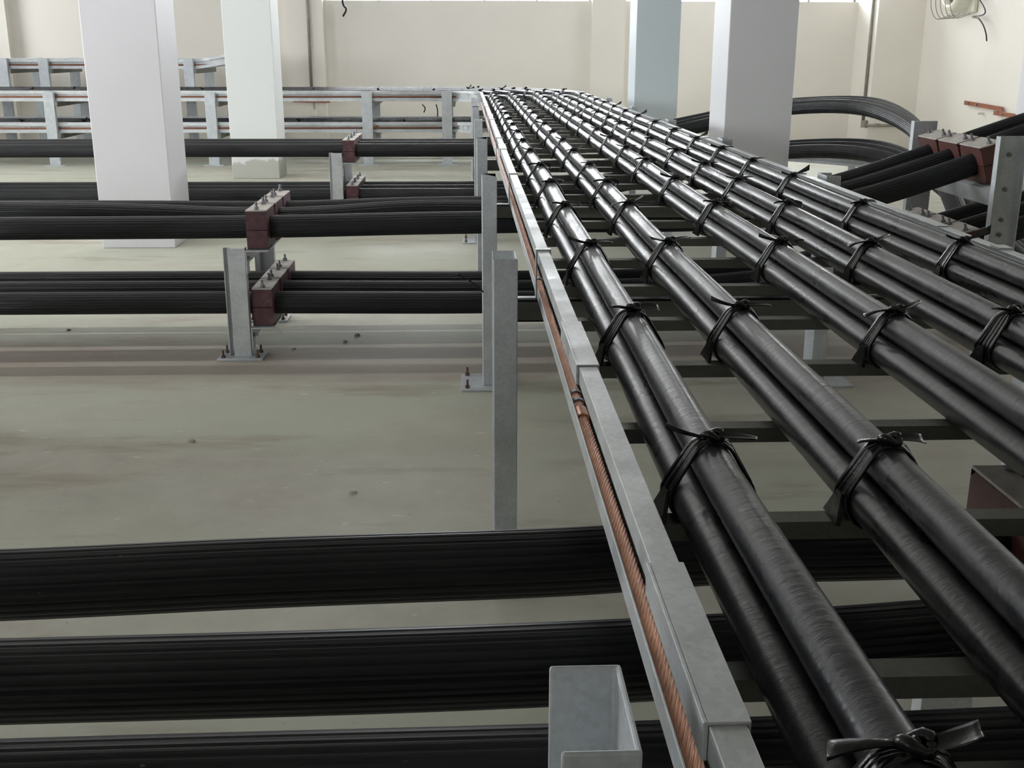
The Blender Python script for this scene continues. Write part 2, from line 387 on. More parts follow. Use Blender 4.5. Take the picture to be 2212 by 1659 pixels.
# ------------------------------------------------------------------ bend and the trays along the back wall
BX, BY = -.28, 16.5     # centre of the bend
RI, RO = XLr-BX, XRr-BX
bend = thing('tray_bend', 'curved ladder tray fitting turning the long tray left at the back wall', 'tray bend', (.8, 17, .92))
sweep_xy(MB(), arc(BX, BY, RI, 0, PI/2, 12), cprof(1)).build('side_rail', 'galv', bend)
sweep_xy(MB(), arc(BX, BY, RO, 0, PI/2, 16), cprof(-1)).build('side_rail', 'galv', bend)
for i in range(1, 6):
    a = PI/2*i/6; d = Vector((math.cos(a), math.sin(a), 0)); c0 = Vector((BX, BY, 0))
    rung_box(MB(), c0+d*RI, c0+d*RO).build('rung', 'rung', bend)
YFr, YRr = BY+RI, BY+RO
def back_tray(label, x0, x1, yf, yr, top, step, h=.15, cu=True):
    t2 = thing('cable_tray', label, 'cable tray', ((x0+x1)/2, (yf+yr)/2, top-h), 'trays along the back wall')
    sweep_xy(MB(), [(x1, yf, 0), (x0, yf, 0)], cprof(1, top, top-h, .036, .045)).build('side_rail', 'galv', t2)
    sweep_xy(MB(), [(x1, yr, 0), (x0, yr, 0)], cprof(-1, top, top-h, .036, .045)).build('side_rail', 'galv', t2)
    x = x0+.2
    while x < x1:
        rung_box(MB(), (x, yf, 0), (x, yr, 0), .042, top-.14, top-.11).build('rung', 'rung', t2); x += step
    x = x1-.45
    while x > x0+.6:
        m1 = MB(); m1.box(x-.35, x+.35, yf-.042, yf-.037, top-.05, top+.003); m1.box(x-.35, x+.35, yf-.042, yf, top, top+.003)
        for u in (-.28, -.2, -.12, .12, .2, .28): hexbolt(m1, (x+u, yf-.008, top-.075), (0, -1, 0), .011, .01, .012)
        m1.build('splice_plate', 'galv', t2); x -= 2.2
    return t2
back_tray('upper galvanised ladder tray along the back wall, behind the two left columns', -10.8, BX, YFr, YRr, T0, .6)
back_tray('lower galvanised ladder tray along the back wall, under the upper one', -10.8, .9, YFr, YRr, .617, .6)
back_tray('highest galvanised ladder tray, close to the back wall at the far left', -10.8, -4.3, 18.75, 20.0, 1.49, .6)
for yy_, sd_ in ((18.75, 1), (20.0, -1)):
    sweep_xy(MB(), [(-3.45, yy_, .17), (-3.75, yy_, .085), (-4.05, yy_, .025), (-4.3, yy_, 0)], cprof(sd_, 1.49, 1.34, .036, .045)).build('riser_rail', 'galv', bpy.data.objects['cable_tray.003'])
lowbend = MB()
sweep_xy(lowbend, arc(BX, BY, RI, 0, PI/2, 10), cprof(1, .617, .467, .036, .045))
o = lowbend.build('tray_rail', 'galv'); tag(o, 'curved galvanised rail of the lower tray below the bend', 'tray rail')
# posts of the back trays
def bpost(x, yf, yr, top, label, arms, grp):
    t2 = thing('tray_support_frame', label, 'support frame', (x, yf, 0), grp)
    for yy in (yf-.06, yr+.06):
        m1 = MB(); y0 = yy-.035; y1 = yy+.035
        P = [(x-.075, y0), (x+.075, y0), (x+.075, y1), (x+.069, y1), (x+.069, y0+.006), (x-.069, y0+.006), (x-.069, y1), (x-.075, y1)]
        m1.loft([[(a, b2, z) for a, b2 in P] for z in (.012, top)]).build('post', 'galv_post', t2, bevel=.003)
        base_plate(t2, x-.15, x+.15, yy-.09, yy+.09, bolts=False)
    for za in arms:
        MB().box(x+.077, x+.12, yf-.09, yr+.09, za-.07, za).build('cross_arm', 'rung', t2)
for j, (x, lab) in enumerate(((-8.2, 'galvanised support frame of the two back trays, outermost at the far left'),
               (-5.995, 'galvanised support frame of the two back trays, left of the nearest pale column'),
               (-3.69, 'galvanised support frame of the two back trays, between the two left columns'),
               (-1.425, 'galvanised support frame of the two back trays, right of the column with bare foot'),
               (-.26, 'galvanised support frame of the two back trays, beside the bend of the long tray'))):
    bpost(x, YFr-.045, YRr, 1.055, lab, (B0, .46), 'support frames of the back trays')
for x, lab in ((-8.8, 'galvanised frame of the highest back tray, outermost at the left'), (-7.25, 'galvanised frame of the highest back tray, at the left edge of the photo'),
               (-6.62, 'galvanised frame of the highest back tray, left of the nearest pale column'), (-4.36, 'galvanised frame of the highest back tray, between the two left columns')):
    bpost(x, 18.70, 20.0, 1.5, lab, (1.34,), 'support frames of the highest tray')
# thin copper earth wires in the rails of the back trays
for zz, x1, yy, lab in ((T0-.085, -.1, YFr-.02, 'copper earth wire along the rail of the upper back tray'), (.617-.085, .0, YFr-.02, 'copper earth wire along the rail of the lower back tray'),
                (1.49-.09, -3.95, 18.73, 'copper earth wire along the rail of the highest back tray')):
    e = tube(MB(), [(x1, yy, zz), (-10.7, yy, zz)], .011, 8).build('earth_wire', 'copper_bar', smooth=True); tag(e, lab, 'earth wire')
    x = x1-1.3
    while x > -8:
        MB().box(x-.02, x+.02, yy-.014, yy+.004, zz-.012, zz+.035).build('wire_clip', 'copper_bar', e); x -= 3.1

# ------------------------------------------------------------------ stranded copper conductor in the left rail
NS = 14; prof = []
for j in range(NS*4):
    prof.append((1.0, .94, .78, .94)[j % 4])
py_ = [-.5]; 
while py_[-1] < 16.4: py_.append(py_[-1] + (.009 if py_[-1] < 3.2 else .03 if py_[-1] < 6 else .3))
mb = MB(); tube(mb, [(.2385, y, .9315) for y in py_ if y <= 16.4], .0125, NS*4, prof, twist=2*PI/.25)
cu = mb.build('earth_conductor', 'copper', smooth=True); tag(cu, 'thick bare stranded copper conductor lying in the left rail of the long tray', 'copper cable')
tube(MB(), [(.2385, y, .9315) for y in (2.19, 2.2, 2.235, 2.245)], .0165, 20).build('compression_sleeve', 'copper', cu, smooth=False, bevel=.002)
for yc in (2.30, 2.36, 3.62):
    tube(MB(), [(.2385, yc-.008, .9315), (.2385, yc+.008, .9315)], .0155, 12).build('wire_clip', 'bolt', cu)

# ------------------------------------------------------------------ trefoil power cables
CR = .032; ZL = .955+CR+.001; ZT = ZL+CR*math.sqrt(3)
GX = [.392, .655, 1.003, 1.283, 1.588]
gname = ['leftmost', 'second from left', 'middle', 'fourth from left', 'rightmost']
def wob(seed, amp=.004):
    rr_ = random.Random(seed); ph = [rr_.uniform(0, 6.28) for _ in range(3)]
    return lambda y: amp*(math.sin(y*.9+ph[0])+.6*math.sin(y*2.1+ph[1])+.3*math.sin(y*4.3+ph[2]))
WB = [wob(50+g_) for g_ in range(5)]
def bundle_path(g_, dx, z):
    f = WB[g_]; P = []
    y = -.55
    while y < 16.4: P.append(Vector((GX[g_]+dx+f(y), y, z))); y += .12 if y < 6 else .3
    R = GX[g_]+dx-BX; P += arc(BX, BY, R, 0, PI/2, 14, z)[0:]
    x = BX-.4
    while x > -10.8: P.append(Vector((x, BY+R, z))); x -= .8
    return P
for g_ in range(5):
    for nm, dx, z in (('top', 0, ZT), ('lower left', -CR, ZL), ('lower right', CR, ZL)):
        o = tube(MB(), bundle_path(g_, dx, z), CR-.0003, 28 if g_ < 4 else 24).build('power_cable', 'sheath', smooth=True)
        tag(o, 'smooth black cable, %s one in the %s bundle on the long tray' % (nm, gname[g_]), 'cable', 'smooth power cables on the long tray')
# cables on the two other back trays
for j in range(4):
    for nm, dy, z in (('top', .032, .51+CR+CR*1.732), ('front', 0, .51+CR)):
        yv = YFr+.10+.22*j+dy; P = [(-10.7, yv, z), (-4, yv, z), (-.3, yv, z), (1.3+.2*j, yv, z)]
        o = tube(MB(), P, CR, 14).build('power_cable', 'sheath', smooth=True)
        tag(o, 'black cable in the lower back tray, %s one of the %s pair' % (nm, ORD[j]), 'cable', 'power cables on the lower back tray')
for j in range(4):
    yv = 18.9+.28*j; P = [Vector(p) for p in ((-10.7, yv, 1.42), (-5, yv, 1.42), (-4.3, yv, 1.425), (-3.85, yv, 1.48), (-3.45, yv, 1.57))]
    o = tube(MB(), catmull(P, 5), CR, 14).build('power_cable', 'sheath', smooth=True)
    tag(o, 'black power cable in the highest back tray, %s from the front' % ORD[j], 'cable', 'power cables on the highest back tray')

# ------------------------------------------------------------------ ties around the bundles
def hull(off, zsag=.0):
    # outline of three circles: list of (x, z, nx, nz), starting on top, clockwise towards the right
    cs = [(0, ZT-ZL), (CR, 0), (-CR, 0)]; R = CR+off; out = []
    for (cx, cz), a0, a1 in ((cs[0], 90, 30), (cs[1], 30, -90), (cs[2], -90, -210), (cs[0], 150, 90)):
        n = 7 if abs(a1-a0) > 70 else 5
        for i in range(n):
            a = math.radians(a0+(a1-a0)*i/(n-1)); out.append((cx+R*math.cos(a), cz+R*math.sin(a), math.cos(a), math.sin(a)))
    return out
def make_tie(seed):
    rr_ = random.Random(seed)
    t2 = thing('cable_tie', 'tie', 'cable tie')
    mb = MB(); ns = 5
    for s_ in range(ns):
        H = hull(.0028+.0010*s_); n = len(H); sgn = (s_/(ns-1)-.5)*2; amp = rr_.uniform(.026, .040); rings = []
        hw = rr_.uniform(.008, .0115); th = .0032
        for i, (x, z, nx, nz) in enumerate(H):
            q = i/(n-1); sp_ = sgn*amp*math.sin(PI*q)**.8 + .003*math.sin(9*q+seed+s_)
            drop = max(0, -(z)/.04)*.0
            ca = math.cos(.9*sgn*math.sin(2*PI*q)); sa = math.sin(.9*sgn*math.sin(2*PI*q))*.35
            ring = []
            for k2 in range(6):
                a = 2*PI*k2/6; u = hw*math.cos(a); v = th*math.sin(a)
                uy = u*ca; un = v+abs(u*sa)
                ring.append((x+nx*un, sp_+uy, z+nz*un))
            rings.append(ring)
        mb.loft(rings)
    mb.build('band', 'tie', t2, smooth=True)
    mb = MB(); rings = []; wd_ = rr_.uniform(.030, .045)
    for i in range(6):
        q = i/5; x = -2*CR-.005-.012*q; z = .012-.044*q; hh = .012+wd_*.75*q
        rings.append([(x-.0035, yy, z) for yy in (-hh, -hh/3, hh/3, hh)]+[(x+.0035, yy, z) for yy in (hh, hh/3, -hh/3, -hh)])
    mb.loft(rings).build('loose_fold', 'tie', t2)
    # knot
    mb = MB(); zt = ZT-ZL+CR
    a = rr_.uniform(-.3, .3)
    P = []
    for i in range(15):
        q = 2*PI*i/14; P.append(Vector((.009*math.cos(q)*1.5, .009*math.sin(q), zt+.011+.005*math.sin(2*q+a))))
    tube(mb, P, .0068, 8)
    tube(mb, [(-.008, -.004, zt+.004), (0, 0, zt+.013), (.008, .004, zt+.004)], .006, 8)
    mb.build('knot', 'tie', t2, smooth=True)
    for sd in (-1, 1):
        mb = MB(); ln = rr_.uniform(.038, .068); az = rr_.uniform(-.55, .55)+(0 if sd > 0 else PI); lift = rr_.uniform(-.1, .45)
        w1 = rr_.uniform(.007, .012); rings = []; n = 9; tw = rr_.uniform(-1.0, 1.0); curl = rr_.uniform(-.5, .3)
        for i in range(n):
            q = i/(n-1); rr2 = .008+ln*q; hh = zt+.010+ln*(lift*q+curl*q*q*.8)
            c0 = Vector((math.cos(az)*rr2, math.sin(az)*rr2, hh)); side = Vector((-math.sin(az), math.cos(az), 0))
            wd = .004+w1*q**.7; tt = tw*q+.5
            sv = side*math.cos(tt)+Vector((0, 0, 1))*math.sin(tt); nv = side*-math.sin(tt)+Vector((0, 0, 1))*math.cos(tt)
            rings.append([tuple(c0+sv*(wd*math.cos(a2))+nv*(.0016*math.sin(a2)+.004*math.cos(a2)**2*(1 if sd > 0 else -1)))
                          for a2 in (2*PI*k2/8 for k2 in range(8))])
        mb.loft(rings).build('tail', 'tie', t2, smooth=True)
    return t2
protos = [make_tie(100+i) for i in range(8)]; used = [False]*8
def place_tie(loc, rz, label, group, pi=None, sc_=1):
    pi = rnd.randrange(8) if pi is None else pi
    p = protos[pi]
    if not used[pi]: used[pi] = True; r_ = p
    else:
        r_ = p.copy(); C.objects.link(r_)
        for ch in list(p.children):
            c_ = ch.copy(); C.objects.link(c_); c_.parent = r_
    r_.location = loc; r_.rotation_euler = (0, 0, rz); r_.scale = (sc_, sc_, sc_)
    r_['label'] = label; r_['group'] = group; return r_
TIE0 = {0: [.835, 1.650, 2.560, 3.487, 4.402], 1: [.70, 1.622, 2.58, 3.52, 4.45], 2: [.62, 1.56, 2.52, 3.516, 4.44], 3: [.60, 1.55, 2.51, 3.48, 4.436], 4: [.70, 1.62, 2.55, 3.50, 4.43, 5.42]}
for g_ in range(5):
    yl = list(TIE0[g_])
    while yl[-1] < 15.6: yl.append(yl[-1]+.84+rnd.uniform(-.10, .10))
    for k2, y in enumerate(yl):
        place_tie((GX[g_]+WB[g_](y), y, ZL), rnd.uniform(-.12, .12), 'black tie on the %s long-tray bundle, %s from the camera' % (gname[g_], ORD[k2]),
                  'black ties on the long tray', pi=(g_*3+k2*5+rnd.randrange(3)) % 8)
    R = GX[g_]-BX
    for k2, a in enumerate((.35, .85, 1.3) if g_ > 1 else (.7,)):
        place_tie((BX+R*math.cos(a), BY+R*math.sin(a), ZL), a, 'black tie on the %s bundle in the bend, %s in the curve' % (gname[g_], ORD[k2]), 'black ties in the bend')
k2 = 0
for x, g_ in ((-.45, 0), (-1.27, 0), (-2.25, 1), (-2.75, 0), (-3.9, 1), (-5.3, 0), (-5.9, 2), (-6.4, 1), (-6.9, 0)):
    place_tie((x, BY+GX[g_]-BX, ZL), PI/2+rnd.uniform(-.3, .3), 'knotted black tie on top of the upper back tray, %s from the bend' % ORD[k2], 'black ties on the upper back tray'); k2 += 1
for k2, x in enumerate((-.9, -2.45, -4.3, -5.6, -6.5)):
    place_tie((x, YFr+.10+.032, .51+CR), PI/2+rnd.uniform(-.3, .3), 'knotted black tie in the lower back tray, %s from the bend' % ORD[k2], 'black ties on the lower back tray')
for k2, x in enumerate((-4.6, -6.4, -6.75, -7.3)):
    place_tie((x, 18.95, 1.37), PI/2+rnd.uniform(-.3, .3), 'knotted black tie on the highest back tray, %s from the right' % ORD[k2], 'black ties on the highest tray')

# ------------------------------------------------------------------ thick ribbed cables crossing under the tray
RR = .064
def ribprof(seed, n=96):
    rr_ = random.Random(seed); out = []
    for j in range(n):
        k3 = j % 4; out.append((1.0, .992, .965, .992)[k3])
    for j in range(0, n, 4):
        d = rr_.choice((0, 0, 0, .012)); out[j] -= d
    return out
def ribbed(pts, seed, label, group, per=8):
    o = tube(MB(), catmull(pts, per), RR, 96, ribprof(seed)).build('ribbed_cable', 'ribbed'); tag(o, label, 'cable', group); return o
near = {0: [(-4, 1.80, .745), (-1.6, 1.835, .748), (-.9, 1.845, .75), (-.35, 1.86, .76), (.17, 1.90, .752), (.5, 1.95, .745), (1.08, 1.97, .745), (2.2, 2.0, .78), (3.6, 2.2, .9)],
        1: [(-4, 1.50, .745), (-1.6, 1.525, .745), (-.75, 1.53, .747), (0, 1.525, .758), (.5, 1.57, .75), (1.08, 1.64, .745), (2.2, 1.67, .78), (3.6, 1.85, .9)],
        2: [(-4, 1.22, .745), (-1.6, 1.25, .745), (-.6, 1.27, .745), (.3, 1.28, .745), (1.08, 1.31, .745), (2.2, 1.33, .78), (3.6, 1.5, .9)]}
for i, nm in enumerate(('upper of the three crossing the bottom of the photo', 'middle of the three crossing the bottom of the photo', 'lowest, at the bottom edge of the photo')):
    ribbed(near[i], 10+i, 'thick ribbed black cable, '+nm, 'thick ribbed cables nearest the camera')
YM = [6.29, 6.595, 6.90]; YFAR = [11.15, 11.455, 11.76]
pos3 = ['nearest', 'middle', 'farthest']
for i, yv in enumerate(YM):
    dz = (0, .045, .012)[i]
    ribbed([(-6.5, yv, .70+dz), (-2.6, yv, .708+dz), (-1.16, yv, .713), (-.3, yv, .727+dz*.6), (.4, yv, .735+dz*.3), (1.45, yv, .745), (2.15, yv, .83), (2.92, yv, 1.065), (3.65, yv, 1.30), (4.7, yv, 1.57)], 20+i,
           'thick ribbed black cable in the upper middle row on maroon cleats, %s of three' % pos3[i], 'upper ribbed cables of the middle row')
    ribbed([(-6.5, yv, .285), (-2.6, yv, .284), (-1.16, yv, .281), (.1, yv, .272), (1.3, yv, .29), (2.1, yv, .38), (2.84, yv, .585), (3.6, yv, .80), (4.6, yv, 1.0)], 30+i,
           'ribbed black cable in the lower middle row above the floor, %s of three' % pos3[i], 'lower ribbed cables of the middle row')
for i, yv in enumerate(YFAR):
    s_ = .17*i
    ribbed([(-10.5, yv, .70), (-4, yv, .713), (-1.1, yv, .713), (.6, yv, .72), (1.5, yv, .78), (2.3, yv-.02, .94), (3.0+s_*.3, yv-.12, 1.10), (3.5+s_, yv-.9+s_*.5, 1.165), (3.58+s_, yv-2.0+s_, 1.08), (3.42+s_, yv-3.0+s_, .88), (3.28+s_, yv-3.9+s_, .55), (3.22+s_, yv-4.5+s_, .23), (3.24+s_, yv-5.0+s_, .085), (3.32+s_, yv-5.7+s_, .066)], 40+i,
           'ribbed black cable of the far upper row arching at the right, %s of three' % pos3[i], 'upper ribbed cables of the far row', 7)
    ribbed([(-10.5, yv, .28), (-4, yv, .281), (-1.1, yv, .281), (1.0, yv, .30), (2.0, yv-.05, .47), (2.9+s_*.3, yv-.2, .68), (3.5+s_, yv-1.0+s_*.5, .77), (3.72+s_, yv-2.0+s_, .70), (3.80+s_, yv-2.9+s_, .48), (3.95+s_, yv-3.5+s_, .22), (4.15+s_, yv-4.0+s_, .10), (4.5+s_, yv-4.6+s_, .066)], 50+i,
           'ribbed black cable of the far lower row bending at the right, %s of three' % pos3[i], 'lower ribbed cables of the far row', 7)

# ------------------------------------------------------------------ cleats
def cleat(x, y, z, label, group, tilt=0, mat='cleat', L=.112, Wd=.276, H=.21):
    # x: centre along the cable; y across; z: cable centre
    t2 = thing('cable_cleat', label, 'cable cleat', (x, y, z), group)
    n = 14; R = RR*.985
    for nm, sg in (('lower_block', -1), ('upper_block', 1)):
        mb = MB(); out = [(-Wd/2, sg*.002), (-Wd/2, sg*(H/2-.004))]
        out += [(Wd/2, sg*(H/2-.004)), (Wd/2, sg*.002)]
        arc_ = [(R*math.cos(PI*i/n), sg*(R*math.sin(PI*i/n)+.002)) for i in range(n+1)]
        P = out+arc_
        if sg > 0: P = P[::-1]
        mb.loft([[(x+dx, y+a, z+b2) for a, b2 in P] for dx in (-L/2, L/2)], True, False)
        for dx, flip in ((-L/2, False), (L/2, True)):
            k3 = len(mb.v); A = [(Wd/2*math.cos(PI*i/n), 0) for i in range(n+1)]
            vs = []; fs = []
            for i in range(n+1):
                ax, az = R*math.cos(PI*i/n), sg*(R*math.sin(PI*i/n)+.002)
                ox = Wd/2 if i < n/4 else (-Wd/2 if i > 3*n/4 else Wd/2*(1-(i-n/4)/(n/4)))
                oz = sg*(H/2-.004)*(min(1, i/(n/4)) if i < n/2 else min(1, (n-i)/(n/4)))
                vs += [(x+dx, y+ax, z+az), (x+dx, y+ox, z+(oz if abs(oz) > .002 else sg*.002))]
            for i in range(n): fs.append((2*i, 2*i+1, 2*i+3, 2*i+2) if flip else (2*i, 2*i+2, 2*i+3, 2*i+1))
            mb.add(vs, fs)
        mb.build(nm, mat, t2)
    MB().box(x-L/2, x+L/2, y-Wd/2, y+Wd/2, z+H/2-.004, z+H/2+.004).build('top_plate', 'plate', t2, bevel=.0025)
    for dy in (-.108, .108):
        mb = MB(); zz = z+H/2+.004
        tube(mb, [(x, y+dy, zz), (x, y+dy, zz+.003)], .017, 14); tube(mb, [(x, y+dy, zz+.003), (x, y+dy, zz+.016)], .0135, 6)
        tube(mb, [(x, y+dy, zz+.016), (x, y+dy, zz+.040)], .007, 10); mb.build('bolt', 'bolt', t2)
    if tilt: t2.rotation_euler = (0, -tilt, 0)
    return t2
for i, yv in enumerate(YM):
    cleat(-1.142, yv, .713, 'maroon cable cleat on the upper shelf of the middle stand, %s of three' % pos3[i], 'cleats on the middle stand')
    cleat(-1.136, yv, .281, 'maroon cable cleat on the lower shelf of the middle stand, %s of three' % pos3[i], 'cleats on the middle stand')
    cleat(2.92, yv, 1.065, 'red-brown cable cleat tilted up on the right stand, %s of three' % pos3[i], 'cleats on the right stand', math.radians(17), 'rustred', .13)
    cleat(2.84, yv, .585, 'red-brown cable cleat on the lower shelf of the right stand, %s of three' % pos3[i], 'cleats on the right stand', math.radians(14), 'rustred', .13)
    cleat(-1.12, YFAR[i], .713, 'maroon cable cleat on the upper shelf of the far stand, %s of three' % pos3[i], 'cleats on the far stand')
    cleat(-1.10, YFAR[i], .281, 'maroon cable cleat on the lower shelf of the far stand, %s of three' % pos3[i], 'cleats on the far stand')
for i, (yv, lab) in enumerate(((1.97, 'red-brown cable cleat under the right bundles, farthest of the nearest row'), (1.64, 'red-brown cable cleat under the right bundles, middle of the nearest row'), (1.31, 'red-brown cable cleat under the right bundles, nearest the camera'))):
    cleat(1.10, yv, .745, lab, 'cleats under the long tray', 0, 'rustred', .14)

# stands for the cleats: two channel posts and two angle shelves
def stand(x, y0, y1, top, shelves, label, name='cleat_stand', s=1, xs=None):
    t2 = thing(name, label, 'cleat stand', (x, y0, 0))
    def fpost(yc, sg):
        # channel with its web facing along y
        P = [(x-.034, yc), (x+.062, yc), (x+.062, yc+sg*.05), (x+.055, yc+sg*.05), (x+.055, yc+sg*.006), (x-.028, yc+sg*.006), (x-.028, yc+sg*.046), (x-.062, yc+sg*.046),
             (x-.062, yc+sg*.012), (x-.056, yc+sg*.012), (x-.056, yc+sg*.040), (x-.034, yc+sg*.040)]
        if sg < 0: P = P[::-1]
        MB().loft([[(a, b2, z) for a, b2 in P] for z in (.012, top)]).build('post', 'galv', t2, bevel=.002)
        base_plate(t2, x-.12, x+.13, min(yc, yc+sg*.05)-.06, max(yc, yc+sg*.05)+.06)
    fpost(y0, 1); fpost(y1, -1)
    for z, xo in shelves:
        xa = x+.063+xo
        mb = MB(); mb.box(xa, xa+.125, y0, y1, z-.007, z); mb.box(xa, xa+.007, y0, y1, z-.075, z-.007); mb.box(xa, xa+.007, y0, y0+.07, z-.13, z-.075)
        mb.build('shelf', 'galv_post', t2, bevel=.0015)
        bb = MB(); hexbolt(bb, (xa+.007, y0+.025, z-.045), (1, 0, 0), .011, .01, .018); hexbolt(bb, (xa-.01, y0+.025, z-.045), (-1, 0, 0), .011, .008, .0)
        bb.build('bolt', 'bolt', t2)
    return t2
stand(-1.268, 6.115, 7.08, .62, ((.607, 0), (.175, .004)), 'galvanised two-shelf stand holding the middle row of cables, with a bright channel post')
stand(-1.245, 10.98, 11.95, .70, ((.607, 0), (.175, .004)), 'galvanised two-shelf stand of the far row, behind the middle stand')
# right stand: posts with the web towards the camera's left
rs = thing('cleat_stand', 'tall galvanised channel stand with bolt holes at the right edge, holding tilted cleats', 'cleat stand', (2.95, 5.85, 0))
for (yc, x0) in ((5.80, 2.765), (7.10, 2.82)):
    P = [(x0, yc), (x0, yc+.05), (x0+.006, yc+.05), (x0+.006, yc+.006), (x0+.144, yc+.006), (x0+.144, yc+.05), (x0+.15, yc+.05), (x0+.15, yc)]
    P = [(a, 2*yc-b2+.05) for a, b2 in P] if yc < 6 else P
    if yc > 6: P = P[::-1]
    MB().loft([[(a, b2, z) for a, b2 in P] for z in (.012, 1.235)]).build('post', 'galv_post', rs, bevel=.003)
    base_plate(rs, x0-.05, x0+.2, yc-.07, yc+.12, bolts=False)
for z in (1.14, .96, .80, .72, .62):
    bb = MB(); hexbolt(bb, (2.84, 5.843, z), (0, -1, 0), .013, .012, .01); bb.build('bolt', 'bolt', rs)
for z, tlt, xc in ((.958, 17, 2.94), (.478, 14, 2.86)):
    R_ = Matrix.Rotation(-math.radians(tlt), 3, 'Y')
    MB().box(xc-.08, xc+.07, 5.85, 7.12, z-.012, z-.004, R_, (xc, 6, z)).build('shelf', 'galv_post', rs)
    MB().box(xc-.08, xc-.073, 5.85, 7.12, z-.10, z-.012, R_, (xc, 6, z)).build('shelf_flange', 'galv_post', rs)
# stand under the near cleats
ns_ = thing('cleat_stand', 'galvanised cleat stand under the long tray, seen between the near cables', 'cleat stand', (1.1, 1.2, 0))
MB().box(1.03, 1.17, 1.12, 2.2, .63, .638).build('shelf', 'galv_post', ns_)
MB().box(1.03, 1.037, 1.12, 2.2, .55, .63).build('shelf_flange', 'galv_post', ns_)
for yc in (2.205, 1.07):
    cpost(1.03, 1, yc, yc+.05, .012, .66, .12).build('post', 'galv', ns_, bevel=.002); base_plate(ns_, .98, 1.22, yc-.06, yc+.11, bolts=False)

# ------------------------------------------------------------------ small tray with thin cables at the right
P0 = catmull([(2.1, 12.9, 0), (2.9, 12.6, 0), (3.6, 12.1, 0), (4.15, 11.4, 0), (4.45, 10.6, 0)], 5)
rt_ = thing('cable_tray', 'small curved galvanised tray right of the large grey column, low under the arching cables', 'cable tray', (3.6, 12, .5))
sweep_xy(MB(), P0, cprof(-1, .60, .50, .03, .03)).build('side_rail', 'galv', rt_)
sweep_xy(MB(), [p+Vector((.38, .38, 0)) for p in P0], cprof(1, .60, .50, .03, .03)).build('side_rail', 'galv', rt_)
for i in range(1, len(P0)-1, 2):
    rung_box(MB(), P0[i], P0[i]+Vector((.38, .38, 0)), .04, .51, .53).build('rung', 'rung', rt_)
for (px_, py2) in ((2.9, 12.9), (4.1, 11.9)):
    MB().box(px_-.03, px_+.03, py2-.03, py2+.03, 0, .5).build('post', 'galv_post', rt_)
for i in range(4):
    o_ = Vector((.07+.08*i, .07+.08*i, .56+.02*(i % 2)))
    q = tube(MB(), [p+o_+Vector((0, 0, .10*math.sin(min(1, j/8)*PI))) for j, p in enumerate(P0)], .02, 10).build('control_cable', 'sheath', smooth=True)
    tag(q, 'thin black cable on the small curved tray at the right, %s from the inside' % ORD[i], 'cable', 'thin cables on the small tray')

# ------------------------------------------------------------------ wall fittings
cp = tube(MB(), [(-2.675, 20.39, 3.4), (-2.675, 20.39, .98)], .026, 12).build('conduit_pipe', 'pvc', smooth=True); tag(cp, 'thin vertical grey conduit on the left back wall pilaster', 'conduit')
cp = thing('conduit_pipe', 'grey conduit running down to an elbow box on the right corner pillar', 'conduit', (6.74, 19.5, .4))
tube(MB(), [(6.93, 19.75, 3.6), (6.93, 19.75, .46)], .026, 12).build('vertical_pipe', 'pvc', cp, smooth=True)
tube(MB(), [(6.93, 19.52, .40), (7.6, 19.52, .40)], .022, 12).build('horizontal_pipe', 'pvc', cp, smooth=True)
tube(MB(), [(6.92, 19.62, .36), (6.92, 19.62, .48)], .065, 10).build('elbow_box', 'pvc', cp)
MB().box(7.06, 7.15, 19.49, 19.545, .37, .43).build('coupling', 'pvc', cp)
def bar(mb, p0, p1, w_, th_, nrm):
    p0 = Vector(p0); p1 = Vector(p1); d = (p1-p0).normalized(); nv = Vector(nrm); sv = d.cross(nv)
    vs = [q+sv*(w_/2*a)+nv*(th_*b2) for q in (p0, p1) for a, b2 in ((-1, 0), (1, 0), (1, 1), (-1, 1))]
    mb.add(vs, [(0, 1, 2, 3), (7, 6, 5, 4), (0, 4, 5, 1), (1, 5, 6, 2), (2, 6, 7, 3), (3, 7, 4, 0)]); return mb
e = thing('earth_bar', 'flat copper earthing bar on a white insulator at the left wall pilaster', 'earth bar', (-2.68, 20.3, .77))
bar(MB(), (-3.0, 20.36, .775), (-2.36, 20.36, .765), .05, -.008, (0, 1, 0)).build('bar', 'copper_bar', e)
tube(MB(), [(-2.64, 20.37, .77), (-2.64, 20.37, .62)], .015, 8).build('rod', 'pvc', e)
tube(MB(), [(-2.64, 20.37, .63), (-2.64, 20.37, .53)], .05, 12).build('insulator', 'white_plastic', e)
e = thing('earth_bar', 'stepped red-brown copper earthing bar bolted along the right wall', 'earth bar', (7.7, 16.5, .8))
mb = bar(MB(), (7.73, 17.55, .872), (7.73, 16.25, .838), .062, -.01, (1, 0, 0)); bar(mb, (7.72, 16.5, .775), (7.72, 14.5, .745), .062, -.01, (1, 0, 0))
mb.build('bar', 'copper_bar', e)
for yv, z in ((17.4, .87), (17.1, .86), (16.38, .80), (16.2, .77)):
    bb = MB(); hexbolt(bb, (7.718, yv, z), (-1, 0, 0), .018, .012, .02); bb.build('bolt', 'bolt', e)
tube(MB(), [(7.76, 16.95, .74), (7.68, 16.95, .74)], .018, 10).build('insulator', 'white_plastic', e)
